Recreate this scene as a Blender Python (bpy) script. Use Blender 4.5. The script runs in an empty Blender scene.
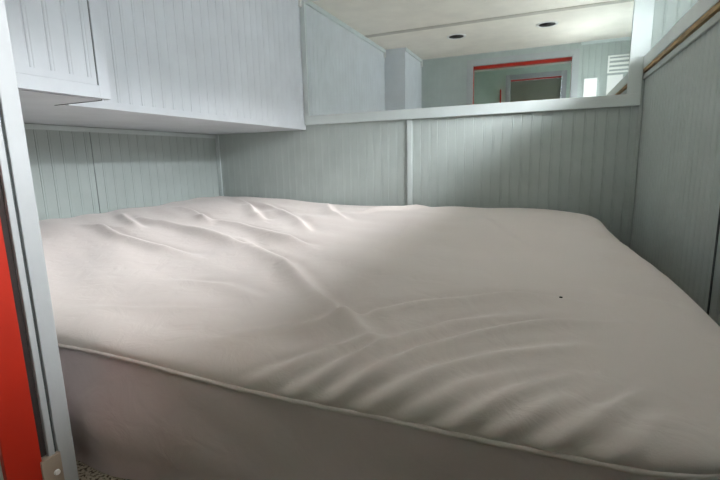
import bpy, bmesh, math, random
from mathutils import Vector, Matrix, noise
random.seed(4)
S = bpy.context.scene
COL = S.collection

# ------------------------------------------------------------------ camera, world, light, exposure
cam_d = bpy.data.cameras.new('camera')
cam = bpy.data.objects.new('camera', cam_d); COL.objects.link(cam)
cam_d.sensor_width = 36.0
cam_d.lens = 22.09
cam_d.clip_start = 0.02
rt = Vector((0.92255394, 0.38513296, -0.02380825))
up = Vector((-0.04733566, 0.17419144, 0.98357342))
bk = Vector((0.38295374, -0.90627255, 0.17893152))
m = Matrix((rt, up, bk)).transposed().to_4x4()
m.translation = Vector((0.8217, -2.9295, 0.64))
cam.matrix_world = m
S.camera = cam

w = bpy.data.worlds.new('world'); S.world = w; w.use_nodes = True
w.node_tree.nodes['Background'].inputs['Color'].default_value = (0.80, 0.90, 1.0, 1)
w.node_tree.nodes['Background'].inputs['Strength'].default_value = 6.5

def area(name, loc, target, sx, sy, power, color):
    d = bpy.data.lights.new(name, 'AREA'); d.shape = 'RECTANGLE'; d.size = sx; d.size_y = sy
    d.energy = power; d.color = color
    o = bpy.data.objects.new(name, d); COL.objects.link(o); o.location = loc
    o.rotation_euler = (Vector(target) - Vector(loc)).to_track_quat('-Z', 'Y').to_euler()
    return o
# daylight outside the side windows of the berth, plus two added fill lights
area('daylight_berth', (2.50, -1.15, 2.10), (0.2, -1.1, 0.6), 2.2, 0.9, 520, (0.95, 0.97, 1.0))
area('added_ceiling_fill', (2.6, -1.15, 0.75), (0.2, -1.1, 1.9), 2.4, 0.8, 38, (1.0, 0.95, 0.86))  # added area light that brightens the ceiling from low outside the windows
area('added_passage_fill', (2.5, -3.05, 1.9), (0.4, -2.95, 0.9), 0.9, 1.0, 38, (1.0, 0.82, 0.66))  # added warm fill for the passage and the front of the bed

S.view_settings.view_transform = 'Standard'
S.view_settings.look = 'None'
S.view_settings.gamma = 1.0
S.view_settings.use_curve_mapping = False
S.view_settings.exposure = 0.8

# ------------------------------------------------------------------ materials
def new_mat(name):
    mt = bpy.data.materials.new(name); mt.use_nodes = True
    return mt, mt.node_tree, mt.node_tree.nodes['Principled BSDF']

def paint(name, col, rough=0.45, mottle=0.05, bump=0.15, scale=6.0, spec=0.4):
    mt, nt, b = new_mat(name)
    tc = nt.nodes.new('ShaderNodeTexCoord')
    n = nt.nodes.new('ShaderNodeTexNoise'); n.inputs['Scale'].default_value = scale; n.inputs['Detail'].default_value = 5
    nt.links.new(tc.outputs['Object'], n.inputs['Vector'])
    r = nt.nodes.new('ShaderNodeValToRGB')
    r.color_ramp.elements[0].position = 0.3; r.color_ramp.elements[1].position = 0.7
    r.color_ramp.elements[0].color = tuple(c*(1-mottle) for c in col) + (1,)
    r.color_ramp.elements[1].color = tuple(min(1, c*(1+mottle)) for c in col) + (1,)
    nt.links.new(n.outputs['Fac'], r.inputs['Fac']); nt.links.new(r.outputs['Color'], b.inputs['Base Color'])
    n2 = nt.nodes.new('ShaderNodeTexNoise'); n2.inputs['Scale'].default_value = scale*14; n2.inputs['Detail'].default_value = 3
    nt.links.new(tc.outputs['Object'], n2.inputs['Vector'])
    bp = nt.nodes.new('ShaderNodeBump'); bp.inputs['Strength'].default_value = bump; bp.inputs['Distance'].default_value = 0.002
    nt.links.new(n2.outputs['Fac'], bp.inputs['Height']); nt.links.new(bp.outputs['Normal'], b.inputs['Normal'])
    b.inputs['Roughness'].default_value = rough
    b.inputs['Specular IOR Level'].default_value = spec
    return mt

def plain(name, col, rough=0.5, metal=0.0):
    mt, nt, b = new_mat(name)
    b.inputs['Base Color'].default_value = tuple(col) + (1,)
    b.inputs['Roughness'].default_value = rough; b.inputs['Metallic'].default_value = metal
    return mt

M = {}
M['board'] = paint('pale_blue_green_paint', (0.44, 0.495, 0.475), 0.42)
M['cabinet'] = paint('pale_grey_white_paint', (0.65, 0.68, 0.71), 0.42)
M['trim'] = paint('grey_white_trim_paint', (0.60, 0.66, 0.65), 0.38)
M['ceiling'] = paint('warm_white_ceiling_paint', (0.88, 0.83, 0.75), 0.6)
M['batten'] = paint('grey_batten_paint', (0.56, 0.53, 0.47), 0.6)
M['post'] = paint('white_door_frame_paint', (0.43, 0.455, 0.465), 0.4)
M['red'] = paint('red_gloss_paint', (0.46, 0.024, 0.010), 0.4, 0.08)
M['dark_gap'] = plain('dark_gap', (0.03, 0.022, 0.02), 0.9)
M['gap'] = plain('shadow_gap', (0.06, 0.07, 0.07), 0.9)
M['olive'] = paint('olive_green_door_paint', (0.20, 0.22, 0.17), 0.5)
M['hall'] = paint('pale_mint_paint', (0.50, 0.62, 0.54), 0.45)
M['beige'] = paint('worn_beige_wood', (0.34, 0.28, 0.22), 0.6, 0.15)
M['metal'] = plain('steel', (0.75, 0.72, 0.66), 0.3, 1.0)
M['black'] = plain('black_recess', (0.012, 0.012, 0.012), 0.6)
M['white'] = plain('white_plastic', (0.82, 0.82, 0.80), 0.4)
M['plate_white'] = plain('plain_white', (0.95, 0.95, 0.93), 0.5)
M['mirror'] = plain('mirror_silver', (0.86, 0.90, 0.88), 0.015, 1.0)
M['crumb'] = plain('dark_crumb', (0.03, 0.02, 0.015), 0.9)

def raw_wood():
    mt, nt, b = new_mat('raw_pine')
    tc = nt.nodes.new('ShaderNodeTexCoord'); mp = nt.nodes.new('ShaderNodeMapping')
    mp.inputs['Scale'].default_value = (30, 2.2, 30)
    n = nt.nodes.new('ShaderNodeTexNoise'); n.inputs['Scale'].default_value = 3; n.inputs['Detail'].default_value = 6
    r = nt.nodes.new('ShaderNodeValToRGB')
    r.color_ramp.elements[0].position = 0.35; r.color_ramp.elements[0].color = (0.16, 0.10, 0.05, 1)
    r.color_ramp.elements[1].position = 0.65; r.color_ramp.elements[1].color = (0.50, 0.34, 0.15, 1)
    nt.links.new(tc.outputs['Object'], mp.inputs['Vector']); nt.links.new(mp.outputs['Vector'], n.inputs['Vector'])
    nt.links.new(n.outputs['Fac'], r.inputs['Fac']); nt.links.new(r.outputs['Color'], b.inputs['Base Color'])
    b.inputs['Roughness'].default_value = 0.7
    return mt
M['wood'] = raw_wood()

def carpet():
    mt, nt, b = new_mat('speckled_carpet')
    tc = nt.nodes.new('ShaderNodeTexCoord')
    n = nt.nodes.new('ShaderNodeTexNoise'); n.inputs['Scale'].default_value = 150; n.inputs['Detail'].default_value = 3
    r = nt.nodes.new('ShaderNodeValToRGB')
    r.color_ramp.elements[0].position = 0.40; r.color_ramp.elements[0].color = (0.10, 0.085, 0.06, 1)
    r.color_ramp.elements[1].position = 0.52; r.color_ramp.elements[1].color = (0.55, 0.50, 0.38, 1)
    nt.links.new(tc.outputs['Object'], n.inputs['Vector'])
    nt.links.new(n.outputs['Fac'], r.inputs['Fac']); nt.links.new(r.outputs['Color'], b.inputs['Base Color'])
    bp = nt.nodes.new('ShaderNodeBump'); bp.inputs['Strength'].default_value = 0.8; bp.inputs['Distance'].default_value = 0.006
    nt.links.new(n.outputs['Fac'], bp.inputs['Height']); nt.links.new(bp.outputs['Normal'], b.inputs['Normal'])
    b.inputs['Roughness'].default_value = 0.95
    return mt
M['carpet'] = carpet()

def cloth(name, col, rough=0.85):
    mt, nt, b = new_mat(name)
    tc = nt.nodes.new('ShaderNodeTexCoord')
    n = nt.nodes.new('ShaderNodeTexNoise'); n.inputs['Scale'].default_value = 2.5; n.inputs['Detail'].default_value = 4
    r = nt.nodes.new('ShaderNodeValToRGB')
    r.color_ramp.elements[0].position = 0.3; r.color_ramp.elements[0].color = tuple(c*0.97 for c in col) + (1,)
    r.color_ramp.elements[1].position = 0.7; r.color_ramp.elements[1].color = tuple(col) + (1,)
    nt.links.new(tc.outputs['Object'], n.inputs['Vector'])
    nt.links.new(n.outputs['Fac'], r.inputs['Fac']); nt.links.new(r.outputs['Color'], b.inputs['Base Color'])
    n2 = nt.nodes.new('ShaderNodeTexNoise'); n2.inputs['Scale'].default_value = 14; n2.inputs['Detail'].default_value = 6
    n2.inputs['Distortion'].default_value = 0.8
    nt.links.new(tc.outputs['Object'], n2.inputs['Vector'])
    bp = nt.nodes.new('ShaderNodeBump'); bp.inputs['Strength'].default_value = 0.4; bp.inputs['Distance'].default_value = 0.008
    nt.links.new(n2.outputs['Fac'], bp.inputs['Height']); nt.links.new(bp.outputs['Normal'], b.inputs['Normal'])
    b.inputs['Roughness'].default_value = rough
    b.inputs['Sheen Weight'].default_value = 0.15
    return mt
M['sheet'] = cloth('off_white_cotton', (0.80, 0.715, 0.675))
M['skirt'] = cloth('shaded_white_cotton', (0.72, 0.60, 0.60))  # white cotton like the sheet, its shade put into the mauve colour

def pane_mat():
    mt = bpy.data.materials.new('window_glass'); mt.use_nodes = True
    nt = mt.node_tree; nt.nodes.clear()
    out = nt.nodes.new('ShaderNodeOutputMaterial'); mx = nt.nodes.new('ShaderNodeMixShader')
    tr = nt.nodes.new('ShaderNodeBsdfTransparent'); gl = nt.nodes.new('ShaderNodeBsdfGlossy')
    gl.inputs['Roughness'].default_value = 0.02
    fr = nt.nodes.new('ShaderNodeFresnel'); fr.inputs['IOR'].default_value = 1.45
    nt.links.new(fr.outputs[0], mx.inputs[0]); nt.links.new(tr.outputs[0], mx.inputs[1])
    nt.links.new(gl.outputs[0], mx.inputs[2]); nt.links.new(mx.outputs[0], out.inputs['Surface'])
    return mt
M['glass'] = pane_mat()

# ------------------------------------------------------------------ helpers
def link(name, bm, mat, parent=None, smooth=False, loc=None):
    me = bpy.data.meshes.new(name)
    bmesh.ops.recalc_face_normals(bm, faces=bm.faces[:])
    bm.to_mesh(me); bm.free()
    for mm in (mat if isinstance(mat, (list, tuple)) else [mat]): me.materials.append(mm)
    if smooth:
        for p in me.polygons: p.use_smooth = True
    o = bpy.data.objects.new(name, me); COL.objects.link(o)
    if loc is not None: o.location = loc
    if parent is not None:
        o.parent = parent
        o.matrix_parent_inverse = Matrix.Translation(-parent.location)
    return o

def add_box(bm, x0, x1, y0, y1, z0, z1, bev=0.0):
    t = bmesh.new()
    bmesh.ops.create_cube(t, size=1.0)
    for v in t.verts:
        v.co = Vector(((x0+x1)/2 + v.co.x*(x1-x0), (y0+y1)/2 + v.co.y*(y1-y0), (z0+z1)/2 + v.co.z*(z1-z0)))
    if bev > 0:
        bmesh.ops.bevel(t, geom=t.edges[:], offset=bev, segments=2, affect='EDGES', profile=0.6)
    me = bpy.data.meshes.new('tmp'); t.to_mesh(me); t.free(); bm.from_mesh(me); bpy.data.meshes.remove(me)

def box(name, x0, x1, y0, y1, z0, z1, mat, parent=None, bev=0.0):
    bm = bmesh.new(); add_box(bm, x0, x1, y0, y1, z0, z1, bev); return link(name, bm, mat, parent)

def extrude_profile(bm, pts, a, u, n, z0, z1):
    """closed plan profile pts (s,d): a + u*s + n*d, extruded z0..z1"""
    lo = [bm.verts.new((a[0]+u[0]*s+n[0]*d, a[1]+u[1]*s+n[1]*d, z0)) for s, d in pts]
    hi = [bm.verts.new((v.co.x, v.co.y, z1)) for v in lo]
    k = len(pts)
    for i in range(k):
        bm.faces.new((lo[i], lo[(i+1) % k], hi[(i+1) % k], hi[i]))
    bm.faces.new(lo); bm.faces.new(hi[::-1])

def bead_profile(L, sp=0.057, off=0.03, g=0.0035, depth=0.0028, thick=0.04, bead=True):
    pts = [(0, 0)]
    s = off
    while s < L - 0.012:
        j = random.uniform(-0.0015, 0.0015)
        c = s + j
        pts += [(c-g, 0), (c, -depth), (c+g, 0)]
        if bead: pts += [(c+g+0.004, 0), (c+2*g+0.004, -depth*0.5), (c+3*g+0.004, 0)]
        s += sp
    pts += [(L, 0), (L, -thick), (0, -thick)]
    return pts

def beadboard(bm, a, u, n, L, z0, z1, **k):
    extrude_profile(bm, bead_profile(L, **k), a, u, n, z0, z1)

def struct(o, ):
    o['kind'] = 'structure'; return o

def thing(name, label, cat, loc, group=None):
    o = bpy.data.objects.new(name, None); COL.objects.link(o); o.location = loc
    o.empty_display_size = 0.1
    o['label'] = label; o['category'] = cat
    if group: o['group'] = group
    return o
def tag(o, label, cat, group=None):
    o['label'] = label; o['category'] = cat
    if group: o['group'] = group
    return o

# ------------------------------------------------------------------ dimensions (metres)
XL, XR, XW = -1.658, 1.290, 1.640      # left wall, right lower wall, right upper (window) wall
YP, YH = -2.449, -3.56                 # berth side of the partition, far wall of the passage
ZC = 1.776                             # ceiling
XF, XB = -0.824, -0.600                # faces of the two overhead cabinets
ZU = 0.865                             # underside of the overhead cabinets
YB = -1.775                            # where the deeper cabinet ends
DX0, DX1, DZ = -0.004, 1.010, 1.648    # doorway between passage and berth
HXL = -0.62                            # passage left wall

# ------------------------------------------------------------------ room shell
struct(box('floor', XL-0.04, XW+0.04, YH-0.06, 0.04, -0.05, 0.0, M['carpet']))
struct(box('ceiling', XL-0.04, XW+0.04, YH-0.06, 0.04, ZC, ZC+0.05, M['ceiling']))

bm = bmesh.new(); beadboard(bm, (XL, 0), (1, 0), (0, -1), XW-XL, 0, ZC, off=0.045)
struct(link('wall_back', bm, M['board']))
# left wall: two sheets of boards with a dark butt joint between them
bm = bmesh.new()
beadboard(bm, (XL, YP), (0, 1), (1, 0), -1.088-YP, 0, ZC, off=0.03, sp=0.068)
beadboard(bm, (XL, -1.083), (0, 1), (1, 0), 1.083, 0, ZC, off=0.05, sp=0.068)
wl = struct(link('wall_left', bm, M['board']))
box('panel_joint', XL-0.038, XL-0.004, -1.088, -1.083, 0, ZC, M['gap'], wl)

# right lower wall, right upper wall with window openings
bm = bmesh.new(); beadboard(bm, (XR, YP), (0, 1), (1-2, 0), -YP, 0, 1.075, off=0.05)
wr = struct(link('wall_right', bm, M['board']))
box('panel_joint', XR-0.002, XR+0.02, -1.362, -1.352, 0, 1.03, M['gap'], wr)

WIN = [(-1.06, -0.22), (-2.22, -1.38), (-3.42, -2.72)]  # last opening, in the passage, is added to let fill light in
WZ0, WZ1 = 1.17, 1.55
bm = bmesh.new()
segs = [(-0.22, 0.0), (-1.38, -1.06), (-2.72, -2.22), (YH, -3.42)]
for y0, y1 in segs:
    beadboard(bm, (XW, y0), (0, 1), (-1, 0), y1-y0, 0.0, ZC, off=0.04)
for y0, y1 in WIN:
    beadboard(bm, (XW, y0), (0, 1), (-1, 0), y1-y0, 0.0, WZ0, off=0.03)
    add_box(bm, XW, XW+0.04, y0, y1, WZ1, ZC)
struct(link('wall_window_side', bm, M['board']))
for i, (y0, y1) in enumerate(WIN):
    bm = bmesh.new(); f = 0.035
    for a in ((y0, y0+f, WZ0, WZ1), (y1-f, y1, WZ0, WZ1), (y0+f, y1-f, WZ0, WZ0+f), (y0+f, y1-f, WZ1-f, WZ1)):
        add_box(bm, XW-0.012, XW+0.03, a[0], a[1], a[2], a[3], 0.003)
    wo = struct(link('window_%d' % (i+1), bm, M['trim']))
    box('pane', XW+0.008, XW+0.012, y0+f, y1-f, WZ0+f, WZ1-f, M['glass'], wo)

# partition between passage and berth (berth side boarded)
bm = bmesh.new()
T = 0.11
beadboard(bm, (XL, YP), (1, 0), (0, 1), DX0-0.012-XL, 0, ZC, thick=T, off=0.04)
beadboard(bm, (DX1+0.012, YP), (1, 0), (0, 1), XW-DX1-0.012, 0, ZC, thick=T, off=0.03)
beadboard(bm, (DX0-0.012, YP), (1, 0), (0, 1), DX1-DX0+0.024, DZ+0.012, ZC, thick=T, off=0.03)
struct(link('wall_front', bm, M['board']))

# door frame: berth side casing, lining boards, dark rebate, red inner frame
bm = bmesh.new()
cw = 0.066
add_box(bm, DX0-cw, DX0-0.0123, YP+0.0005, YP+0.015, 0, DZ+cw, 0.002)
add_box(bm, DX1+0.0123, DX1+cw, YP+0.0005, YP+0.015, 0, DZ+cw, 0.002)
add_box(bm, DX0-0.012, DX1+0.012, YP+0.0005, YP+0.015, DZ+0.0125, DZ+cw, 0.002)
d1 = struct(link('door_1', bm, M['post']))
def frame3(name, t, y0, y1, mat, z0=0.0, inset=0.0, bev=0.002, drop=0.0):
    bm = bmesh.new()
    add_box(bm, DX0-t, DX0+inset, y0, y1, z0, DZ, bev)
    add_box(bm, DX1-inset, DX1+t, y0, y1, z0, DZ, bev)
    add_box(bm, DX0-t, DX1+t, y0, y1, DZ-inset-drop, DZ+t, bev)
    return link(name, bm, mat, d1)
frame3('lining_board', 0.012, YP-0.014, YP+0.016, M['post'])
frame3('lining_groove', 0.010, YP-0.019, YP-0.014, M['gap'], inset=-0.004)
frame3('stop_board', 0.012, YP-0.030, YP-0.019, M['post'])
frame3('rebate', 0.010, YP-0.043, YP-0.030, M['dark_gap'], z0=0.115, inset=-0.006)
frame3('red_frame', 0.012, YP-0.100, YP-0.043, M['red'], drop=0.030)['label'] = 'red painted inner frame'
box('door_sill', DX0-0.012, DX0+0.004, YP-0.047, YP-0.012, 0.0, 0.112, M['beige'], d1, 0.002)
bm = bmesh.new()
bmesh.ops.create_cone(bm, cap_ends=True, segments=20, radius1=0.0055, radius2=0.0045, depth=0.004,
    matrix=Matrix.Translation((DX0+0.006, YP-0.024, 0.077)) @ Matrix.Rotation(math.pi/2, 4, 'Y'))
sc = link('screw_head', bm, M['white'], d1)

# passage: walls, far door
bm = bmesh.new(); beadboard(bm, (HXL, YH), (0, 1), (1, 0), (YP-T)-YH, 0, ZC)
struct(link('wall_passage_left', bm, M['hall']))
bm = bmesh.new()
HD0, HD1, HZ = 0.32, 0.94, 1.635
add_box(bm, HXL, HD0, YH-0.05, YH, 0, ZC); add_box(bm, HD1, XW, YH-0.05, YH, 0, ZC); add_box(bm, HD0, HD1, YH-0.05, YH, HZ, ZC)
struct(link('wall_passage_back', bm, M['hall']))
bm = bmesh.new()
for a in ((HD0-0.06, HD0, 0, HZ+0.06), (HD1, HD1+0.06, 0, HZ+0.06), (HD0, HD1, HZ, HZ+0.06)):
    add_box(bm, a[0], a[1], YH+0.0005, YH+0.016, a[2], a[3], 0.002)
d2 = struct(link('door_2', bm, M['post']))
box('door_leaf', HD0+0.001, HD1-0.001, YH-0.045, YH-0.012, 0.005, HZ-0.022, M['olive'], d2, 0.003)
box('red_lintel', HD0+0.001, HD1-0.001, YH-0.03, YH-0.006, HZ-0.02, HZ-0.001, M['red'], d2, 0.002)
struct(box('trim_1', HD0-0.130, HD0-0.115, YH+0.0005, YH+0.03, 0, 1.52, M['red'], None, 0.002))

# ceiling batten, cabinet cornice, corner strips
struct(box('trim_2', XF+0.018, XW-0.001, -1.230, -1.165, ZC-0.007, ZC-0.0005, M['batten'], None, 0.002))
struct(box('trim_3', -0.052, -0.018, -0.012, -0.0005, 0.0, 0.895, M['trim'], None, 0.003))      # batten below the mirror
struct(box('trim_4', XL+0.001, XL+0.034, -0.014, -0.0005, 0.0, ZU-0.004, M['trim'], None, 0.004))
struct(box('trim_5', XL+0.0005, XL+0.010, YP+0.002, -0.015, ZU-0.030, ZU-0.003, M['trim'], None, 0.003))
struct(box('trim_6', XR-0.020, XR-0.001, -0.014, -0.0005, 0.0, 1.03, M['board'], None, 0.005))
struct(box('trim_7', XR-0.010, XR-0.0005, YP+0.002, -0.016, 1.030, 1.056, M['board'], None, 0.004))
struct(box('trim_8', XW-0.018, XW-0.001, YP+0.002, -0.0005, ZC-0.030, ZC-0.0005, M['trim'], None, 0.004))
struct(box('trim_9', DX1+cw+0.01, XW-0.02, YP+0.0005, YP+0.014, ZC-0.032, ZC-0.0005, M['trim'], None, 0.004))

# ------------------------------------------------------------------ window ledge
t = thing('window_ledge', 'long grey-white painted ledge with a raw wood strip under it along the right wall', 'ledge', (XR, -1.2, 1.06))
box('ledge_board', XR-0.016, XW-0.001, YP+0.002, -0.001, 1.086, 1.150, M['trim'], t, 0.003)
box('wood_strip', XR-0.013, XR+0.05, YP+0.002, -0.016, 1.066, 1.0865, M['wood'], t, 0.001)['label'] = 'raw unpainted wood strip'

# ------------------------------------------------------------------ overhead cabinets
t = thing('overhead_cabinet', 'long pale beadboard overhead cabinet reaching back to the mirror wall', 'cabinet', (-1.24, -0.9, ZU))
bm = bmesh.new()
pts = bead_profile(-YB-0.0, sp=0.060, off=0.03, thick=0.02)
extrude_profile(bm, pts, (XF, YB), (0, 1), (1, 0), ZU+0.028, ZC-0.03)
link('beadboard_panel', bm, M['cabinet'], t)
bm = bmesh.new()
add_box(bm, XF-0.02, XF+0.0005, YB, -0.0008, ZU-0.001, ZU+0.029, 0.0015)
link('bottom_rail', bm, M['cabinet'], t)
box('underside', XL+0.001, XF-0.0185, YP+0.002, -0.0008, ZU, ZU+0.018, M['cabinet'], t)
box('cornice', XF-0.02, XF+0.016, YB+0.001, -0.0008, ZC-0.036, ZC-0.0006, M['trim'], t, 0.006)
def bracket(parent, x, y):
    bm = bmesh.new()
    add_box(bm, x, x+0.020, y-0.012, y+0.012, ZC-0.085, ZC-0.020, 0.005)
    return link('end_bracket', bm, M['white'], parent)
bracket(t, XF+0.001, -0.03); bracket(t, XF+0.001, YB+0.018)

t = thing('wall_cabinet', 'deeper overhead cabinet with a grooved door standing proud next to the doorway post', 'cabinet', (-1.1, -2.1, ZU))
y0, y1 = YP+0.002, YB
bm = bmesh.new()
zb = ZU+0.003
DYA, DYB, DZA, DZB = y0+0.03, YB-0.047, zb+0.042, ZC-0.09
# face frame round the door
add_box(bm, XB-0.02, XB, DYB+0.006, y1, zb, ZC-0.001, 0.0015)
add_box(bm, XB-0.02, XB, y0, DYA, zb, ZC-0.001, 0.0015)
add_box(bm, XB-0.02, XB, DYA, DYB+0.006, zb, DZA, 0.0)
add_box(bm, XB-0.02, XB, DYA, DYB+0.006, DZB, ZC-0.001, 0.0)
link('face_frame', bm, M['cabinet'], t)
bm = bmesh.new()
add_box(bm, XF+0.001, XB-0.021, y1-0.018, y1, zb+0.004, ZC-0.001)
link('end_panel', bm, M['cabinet'], t)
box('bottom_panel', XF-0.018, XB-0.0205, y0, y1-0.024, zb-0.003, zb+0.015, M['cabinet'], t)
box('shadow_gap', XF-0.045, XB-0.022, y1-0.0235, y1-0.0185, zb-0.0045, zb+0.012, M['gap'], t)
bm = bmesh.new()
extrude_profile(bm, bead_profile(DYB-DYA, sp=0.060, off=0.022, thick=0.014), (XB, DYA), (0, 1), (1, 0), DZA+0.022, DZB-0.022)
add_box(bm, XB-0.014, XB, DYA, DYB, DZA+0.0005, DZA+0.022); add_box(bm, XB-0.014, XB, DYA, DYB, DZB-0.022, DZB-0.0005)
dr = link('door', bm, M['cabinet'], t)
box('hinge_gap', XB-0.012, XB-0.004, DYB+0.0008, DYB+0.0055, DZA+0.002, DZB-0.002, M['gap'], t)
box('cornice', XB-0.001, XB+0.014, y0, y1, ZC-0.036, ZC-0.0006, M['trim'], t, 0.005)
bracket(t, XB+0.001, y0+0.03)

# ------------------------------------------------------------------ mirror
t = thing('wall_mirror', 'wide wall mirror in a flat grey-green painted frame above the bed', 'mirror', (0.21, -0.01, 0.9))
fx0, fx1, fz0, fz1 = -0.822, 1.300, 0.896, ZC-0.002
gx0, gx1, gz0, gz1 = -0.785, 1.208, 0.960, ZC-0.05
bm = bmesh.new()
fy = -0.022
add_box(bm, fx0, fx1-0.026, fy, -0.0006, fz0, gz0, 0.002)
add_box(bm, fx0, gx0, fy, -0.0006, gz0, fz1, 0.002)
add_box(bm, gx1, fx1-0.026, fy, -0.0006, gz0, 1.151, 0.002)
add_box(bm, gx1, fx1, fy, -0.0006, 1.151, fz1, 0.002)
add_box(bm, gx0, gx1, fy, -0.0006, gz1, fz1, 0.002)
link('frame', bm, M['trim'], t)
box('mirror_glass', gx0+0.0005, gx1-0.0005, -0.010, -0.004, gz0+0.0005, gz1-0.0005, M['mirror'], t)

# ------------------------------------------------------------------ ceiling downlights
def make_light():
    t = thing('ceiling_light', '', 'ceiling light', (0, 0, ZC), 'unlit recessed ceiling lights')
    seg = 40
    bm = bmesh.new(); prof = [(0.070, 0.0), (0.092, 0.0), (0.090, -0.004), (0.080, -0.006), (0.070, -0.004)]
    rings = [[bm.verts.new((r*math.cos(2*math.pi*i/seg), r*math.sin(2*math.pi*i/seg), z-0.0006)) for i in range(seg)] for r, z in prof]
    for a in range(len(prof)):
        b = (a+1) % len(prof)
        for i in range(seg):
            bm.faces.new((rings[a][i], rings[a][(i+1) % seg], rings[b][(i+1) % seg], rings[b][i]))
    link('trim_ring', bm, M['white'], t, True).matrix_parent_inverse = Matrix()
    bm = bmesh.new()
    bmesh.ops.create_cone(bm, cap_ends=True, segments=seg, radius1=0.0755, radius2=0.073, depth=0.0025, matrix=Matrix.Translation((0, 0, -0.0022)))
    link('lamp_recess', bm, M['black'], t, True).matrix_parent_inverse = Matrix()
    return t
spots = [(-0.037, -1.605, 'unlit round ceiling light left in the mirror, nearer the overhead cabinets'),
         (0.762, -1.590, 'unlit round ceiling light right in the mirror, nearer the window side'),
         (0.689, -3.20, 'small ceiling light of the passage, seen through the doorway in the mirror')]
cl = make_light()
for i, (x, y, lab) in enumerate(spots):
    if i == 0: o = cl
    else:
        o = cl.copy(); COL.objects.link(o)
        for ch in list(cl.children):
            c = ch.copy(); COL.objects.link(c); c.parent = o
    o.location = (x, y, ZC); o['label'] = lab

# ------------------------------------------------------------------ white plates standing in for unidentified white patches, window end of the partition
def plate(x0, x1, z0, z1, lab, name='wall_plate', cat='notice'):
    o = box(name, x0, x1, YP+0.001, YP+0.006, z0, z1, M['plate_white'], None, 0.0015); tag(o, lab, cat)
plate(1.135, 1.255, 1.20, 1.412, 'white card on the doorway wall nearer the door casing, seen in the mirror')
plate(1.345, 1.485, 1.20, 1.424, 'white card on the doorway wall directly under the slatted plate, seen in the mirror')
t = thing('slatted_plate', 'white slatted plate high on the doorway wall, seen in the mirror', 'vent', (1.44, YP, 1.5))
bm = bmesh.new()
vx0, vx1, vz0, vz1 = 1.34, 1.545, 1.445, 1.615
for a in ((vx0, vx0+0.016, vz0, vz1), (vx1-0.016, vx1, vz0, vz1), (vx0+0.016, vx1-0.016, vz0, vz0+0.016), (vx0+0.016, vx1-0.016, vz1-0.016, vz1)):
    add_box(bm, a[0], a[1], YP+0.0006, YP+0.012, a[2], a[3], 0.002)
link('plate_frame', bm, M['plate_white'], t)
for k in range(3):
    z = vz0+0.045+k*0.042
    bm = bmesh.new(); add_box(bm, vx0+0.016, vx1-0.016, YP+0.0012, YP+0.009, z-0.011, z+0.011, 0.003)
    link('slat', bm, M['plate_white'], t)

# ------------------------------------------------------------------ bed
BX0, BX1, BY0, BY1 = XL+0.006, 1.165, -2.375, -0.022
ZHEM = 0.262
W = [  # creases as polylines in unrolled cloth coordinates: (points, amplitude, width)
 ([(-1.25,-1.50),(-1.0,-1.563),(-0.73,-1.704),(-0.44,-1.783),(-0.25,-1.814)], .020, .020),
 ([(-1.17,-1.225),(-0.68,-1.439),(-0.33,-1.593),(-0.12,-1.69)], .024, .022),
 ([(-0.89,-1.082),(-0.51,-1.243),(-0.12,-1.492),(0.06,-1.585)], .022, .022),
 ([(-1.44,-0.154),(-1.0,-0.50),(-0.66,-0.905),(-0.49,-1.066)], .020, .026),
 ([(-1.0,-0.35),(-0.7,-0.62),(-0.3,-1.05),(-0.1,-1.30)], .018, .024),
 ([(-0.6,-0.15),(-0.35,-0.6),(-0.1,-0.9)], .016, .028),
 ([(-1.35,-0.8),(-1.05,-0.95),(-0.7,-1.22)], .018, .022),
 ([(-1.4,-1.15),(-1.15,-1.32),(-0.85,-1.50)], .014, .020),
 ([(-0.30,-1.50),(-0.1,-1.685),(0.1,-1.814),(0.31,-2.028),(0.45,-2.155),(0.57,-2.25)], .016, .020),
 ([(0.44,-2.45),(0.50,-2.36),(0.57,-2.25),(0.66,-2.13),(0.78,-2.05)], .008, .012),
 ([(0.50,-2.45),(0.57,-2.35),(0.64,-2.25),(0.72,-2.16),(0.85,-2.06),(1.0,-1.98)], .010, .012),
 ([(0.56,-2.45),(0.62,-2.371),(0.68,-2.30),(0.76,-2.22),(0.90,-2.13)], .007, .011),
 ([(0.62,-2.46),(0.67,-2.39),(0.72,-2.33),(0.79,-2.26)], .004, .009),
 ([(0.68,-2.46),(0.74,-2.38),(0.80,-2.31),(0.88,-2.23)], .0055, .009),
 ([(0.74,-2.46),(0.80,-2.38),(0.86,-2.30)], .004, .009),
 ([(0.80,-2.46),(0.86,-2.38),(0.92,-2.30),(0.98,-2.22)], .006, .010),
 ([(0.87,-2.46),(0.93,-2.38),(0.99,-2.28)], .004, .011),
 ([(0.36,-2.44),(0.42,-2.36),(0.50,-2.27),(0.62,-2.16)], .006, .012),
 ([(0.28,-2.28),(0.42,-2.20),(0.58,-2.06),(0.75,-1.96),(0.95,-1.90)], .012, .020),
 ([(-0.13,-2.278),(0.03,-2.225),(0.19,-2.174)], .006, .012),
 ([(-0.10,-2.06),(0.06,-2.05),(0.22,-2.10)], .006, .016),
 ([(0.51,-0.569),(0.67,-1.167),(0.78,-1.431)], .006, .03),
 ([(0.2,-0.633),(0.33,-1.37),(0.28,-1.8)], .008, .05),
 ([(0.1,-0.05),(0.0,-0.3),(-0.25,-0.55)], .014, .035),
 ([(0.95,-0.9),(1.06,-1.0)], .010, .03), ([(0.97,-1.45),(1.10,-1.50)], .010, .03), ([(0.98,-1.8),(1.10,-1.86)], .010, .03),
]
def hemz(x, y): return ZHEM + 0.004*math.sin(x*3.1+0.5) + 0.002*math.sin(x*11) + 0.014*(1-sstep(-0.1, 0.35, x)) + 0.012*sstep(0.7, 1.05, x)
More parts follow.
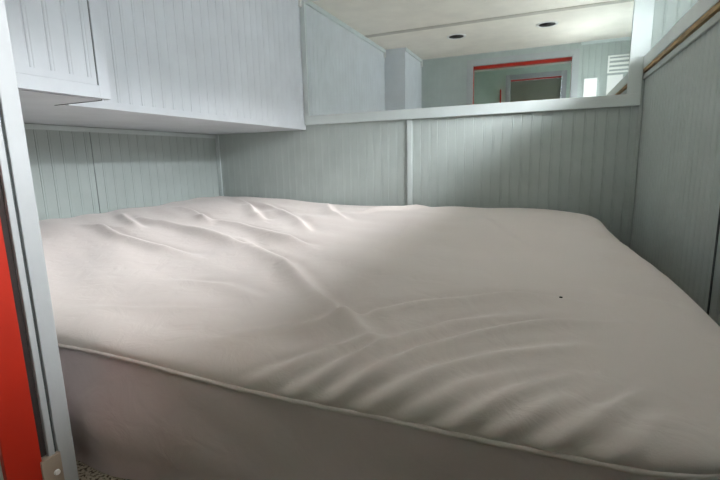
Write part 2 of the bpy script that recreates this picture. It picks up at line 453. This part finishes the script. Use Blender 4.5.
def crease(x, y):
    h = 0.0
    for pts, amp, wd in W:
        best = 1e9; bs = 0.0; tot = len(pts)-1
        for i in range(tot):
            ax, ay = pts[i]; bx, by = pts[i+1]
            dx, dy = bx-ax, by-ay; L2 = dx*dx+dy*dy
            t_ = max(0.0, min(1.0, ((x-ax)*dx+(y-ay)*dy)/L2))
            qx, qy = x-ax-t_*dx, y-ay-t_*dy
            d = qx*qx+qy*qy
            if d < best:
                best = d; bs = (i+t_)/tot; sg = 1.0 if (dx*qy-dy*qx) > 0 else -1.0
        if best < (5*wd)**2:
            d = math.sqrt(best)*sg
            e = min(1.0, min(bs, 1-bs)*4+0.15)
            wv = wd*(1.0 if d > 0 else 1.7)
            h += 1.35*amp*e*(0.55*math.exp(-(d/wv)**2) + 0.45*math.exp(-math.sqrt(d*d+0.003**2)/(0.7*wv)) - 0.45*math.exp(-((d-1.9*wd)/(1.2*wd))**2))
    return h
def sstep(a, b, x):
    t_ = max(0, min(1, (x-a)/(b-a))); return t_*t_*(3-2*t_)
def top_z(x, y):
    z = 0.334 + 0.038*(1-sstep(-1.6, -0.3, x)) + 0.014*sstep(-0.9, 0, y)*(1-sstep(-1.5, -0.6, x)) - 0.010*sstep(-0.4, 0, y)*sstep(-0.9, 0, x)
    z += 0.010*math.exp(-((x-0.2)/0.9)**2-((y+1.3)/0.8)**2)
    z -= 0.020*sstep(-1.9, -2.36, y)
    z -= 0.022*sstep(0.75, 1.12, x)
    uu, vv = 0.88*x-0.47*y, 0.47*x+0.88*y
    z += 0.016*noise.noise(Vector((uu*1.6, vv*7.0, 1.3)))*(0.30+0.70*(1-sstep(-0.4, 0.3, x+0.2*y)))
    z += 0.012*(noise.noise(Vector((x*1.7, y*1.7, 3.1)))) + 0.006*noise.noise(Vector((x*4.5, y*4.5, 8.7)))
    return z
def outline(px, py, inset=0.0):
    """map boundary point of [-1,1]^2 to the rounded plan outline of the mattress"""
    hx, hy = (BX1-BX0)/2-inset, (BY1-BY0)/2-inset
    cx, cy = (BX0+BX1)/2, (BY0+BY1)/2
    bx, by = px*hx, py*hy
    rc = (0.34 if py > 0 else 0.24) if px > 0 else 0.03
    rc = max(0.01, rc-inset)
    c = (max(-(hx-rc), min(hx-rc, bx)), max(-(hy-rc), min(hy-rc, by)))
    d = Vector((bx-c[0], by-c[1]))
    if d.length > 1e-9: d = d.normalized()*rc
    y = cy+c[1]+d.y
    return cx+c[0]+d.x - 0.065*sstep(-1.9, -0.5, y)*max(0.0, px), y
NX, NY = 400, 350
R1 = 0.085
def bed_grid():
    bm = bmesh.new(); V = {}
    # border rings: fraction of the half grid used for the rounded edge and side
    NB = 22
    for i in range(NX+1):
        for j in range(NY+1):
            k = min(i, NX-i, j, NY-j)             # ring index from the hem
            if k >= NB:
                p = -1+2*(i-NB)/(NX-2*NB); q = -1+2*(j-NB)/(NY-2*NB)
                t_ = max(abs(p), abs(q))
                if t_ < 1e-6: ox, oy = (BX0+BX1)/2, (BY0+BY1)/2
                else:
                    ex, ey = outline(p/t_, q/t_, R1)
                    # blend to a plain rectangle map inside
                    cx, cy = (BX0+BX1)/2, (BY0+BY1)/2
                    rx, ry = cx+p*((BX1-BX0)/2-R1), cy+q*((BY1-BY0)/2-R1)
                    sx, sy = cx+(ex-cx)*t_, cy+(ey-cy)*t_
                    f = t_**6
                    ox, oy = rx*(1-f)+sx*f, ry*(1-f)+sy*f
                z = top_z(ox, oy) + crease(ox, oy)
                co = Vector((ox, oy, z))
            else:
                ii = min(max(i, NB), NX-NB); jj = min(max(j, NB), NY-NB)
                # direction along ring by clamping the square position
                p = -1+2*i/NX; q = -1+2*j/NY
                t_ = max(abs(p), abs(q)); p, q = p/t_, q/t_
                ps = -1+2*(i-NB)/(NX-2*NB); qs = -1+2*(j-NB)/(NY-2*NB)
                ts = max(abs(ps), abs(qs)); 
                p, q = max(-1, min(1, ps)), max(-1, min(1, qs))
                if i-k == 0 or NX-i == k:
                    p = -1 if i <= NX/2 else 1
                    q = -1+2*(j-k)/(NY-2*k)
                if (j == k or NY-j == k):
                    q = -1 if j <= NY/2 else 1
                    p = -1+2*(i-k)/(NX-2*k)
                a = (NB-k)/NB                     # 0 at top edge .. 1 at hem
                arc = 0.72
                ix, iy = outline(p, q, R1); ex, ey = outline(p, q, 0.0)
                zt = top_z(ix, iy)
                n = Vector((ex-ix, ey-iy, 0))
                if a <= arc:
                    th = a/arc*math.pi/2
                    rv = min(R1*0.9, zt-hemz(ex, ey)-0.008)
                    co = Vector((ix, iy, zt)) + n*math.sin(th) + Vector((0, 0, -rv*(1-math.cos(th))))
                    nn = (n.normalized()*math.sin(th) + Vector((0, 0, math.cos(th))))
                else:
                    rv = min(R1*0.9, zt-hemz(ex, ey)-0.008); b = (a-arc)/(1-arc)
                    z1 = zt-rv
                    co = Vector((ex, ey, z1*(1-b)+hemz(ex, ey)*b)); nn = n.normalized()
                S_y = iy - (R1*math.pi/2*min(a, arc)/arc) if q < -0.5 else co.y
                h = crease(co.x, S_y) if q <= -0.999 else crease(co.x, co.y)
                h *= 1.0 if a <= arc else max(0.0, 1-(a-arc)/(1-arc))
                if BX0+0.03 < co.x < BX1+1 and co.y < -0.08:
                    co = co + nn*h
            V[i, j] = bm.verts.new(co)
    for i in range(NX):
        for j in range(NY):
            bm.faces.new((V[i, j], V[i+1, j], V[i+1, j+1], V[i, j+1]))
    return bm
bed = thing('bed', 'big low bed under an off-white creased fitted sheet with a pale skirt to the carpet', 'bed', (-0.28, -1.2, 0.0))
box('bed_base', BX0+0.03, BX1-0.05, BY0+0.06, BY1-0.03, 0.0, 0.24, M['beige'], bed, 0.005)
fs = link('fitted_sheet', bed_grid(), M['sheet'], bed, True)

def hem_path():
    pts = []
    def seg(p0, q0, p1, q1, n):
        for i in range(n):
            f = i/n; pts.append(outline(p0+(p1-p0)*f, q0+(q1-q0)*f, -0.001))
    seg(-0.98, -1, 1, -1, 260); seg(1, -1, 1, 1, 220); seg(1, 1, -0.98, 1, 60)
    return pts
def tube(name, path, r, mat, parent):
    bm = bmesh.new(); rings = []
    for i, p in enumerate(path):
        a = path[max(0, i-1)]; b = path[min(len(path)-1, i+1)]
        d = (Vector(b)-Vector(a)).normalized(); s = d.cross(Vector((0, 0, 1))).normalized(); u_ = s.cross(d)
        rr = r*(1+0.12*math.sin(i*1.3))
        rings.append([bm.verts.new(Vector(p)+s*rr*math.cos(k*math.pi/4)+u_*rr*math.sin(k*math.pi/4)) for k in range(8)])
    for i in range(len(rings)-1):
        for k in range(8):
            bm.faces.new((rings[i][k], rings[i][(k+1) % 8], rings[i+1][(k+1) % 8], rings[i+1][k]))
    bm.faces.new(rings[0]); bm.faces.new(rings[-1][::-1])
    return link(name, bm, mat, parent, True)
hp = hem_path()
tube('piping', [(x, y, hemz(x, y)) for x, y in hp], 0.0038, M['sheet'], bed)
# skirt: hangs from the hem, gathered softly, flaring and tucking at the carpet
bm = bmesh.new(); rows = 26; cols = []
for i, (x, y) in enumerate(hp):
    a = Vector(hp[max(0, i-1)]); b = Vector(hp[min(len(hp)-1, i+1)]); d = (b-a).normalized(); n = Vector((d.y, -d.x))
    col = []
    for k in range(rows+1):
        f = k/rows; z = hemz(x, y)*(1-f) + 0.002*f
        s = i*0.0105
        fold = 0.014*f*math.sin(s*9+1.2*f) + 0.008*f*math.sin(s*23+2.0) + 0.035*math.sin(f*math.pi)*noise.noise(Vector((s*4.5-f*1.5, f*1.2, 0)))
        off = -0.004 + fold - 0.006*f + 0.012*math.sin(f*math.pi*0.9)
        off = max(off, -0.03)
        if n.y < -0.9: off -= 0.02*f*(1-sstep(-0.3, -0.02, x))
        col.append(bm.verts.new((x+n.x*off, y+n.y*off, z)))
    cols.append(col)
for i in range(len(cols)-1):
    for k in range(rows):
        bm.faces.new((cols[i][k], cols[i+1][k], cols[i+1][k+1], cols[i][k+1]))
sk = link('bed_skirt', bm, M['skirt'], bed, True)
sk['label'] = 'white cotton skirt, shade put into its mauve tint'

# tiny dark speck on the sheet
bm = bmesh.new(); bmesh.ops.create_icosphere(bm, subdivisions=2, radius=0.0032)
for v in bm.verts: v.co.z *= 0.5; v.co.x *= 1.2
o = link('crumb', bm, M['crumb'], None, True, (0.862, -1.93, top_z(0.862, -1.93)+crease(0.862, -1.93)+0.0012))
tag(o, 'tiny dark crumb lying on the right half of the white sheet', 'crumb')
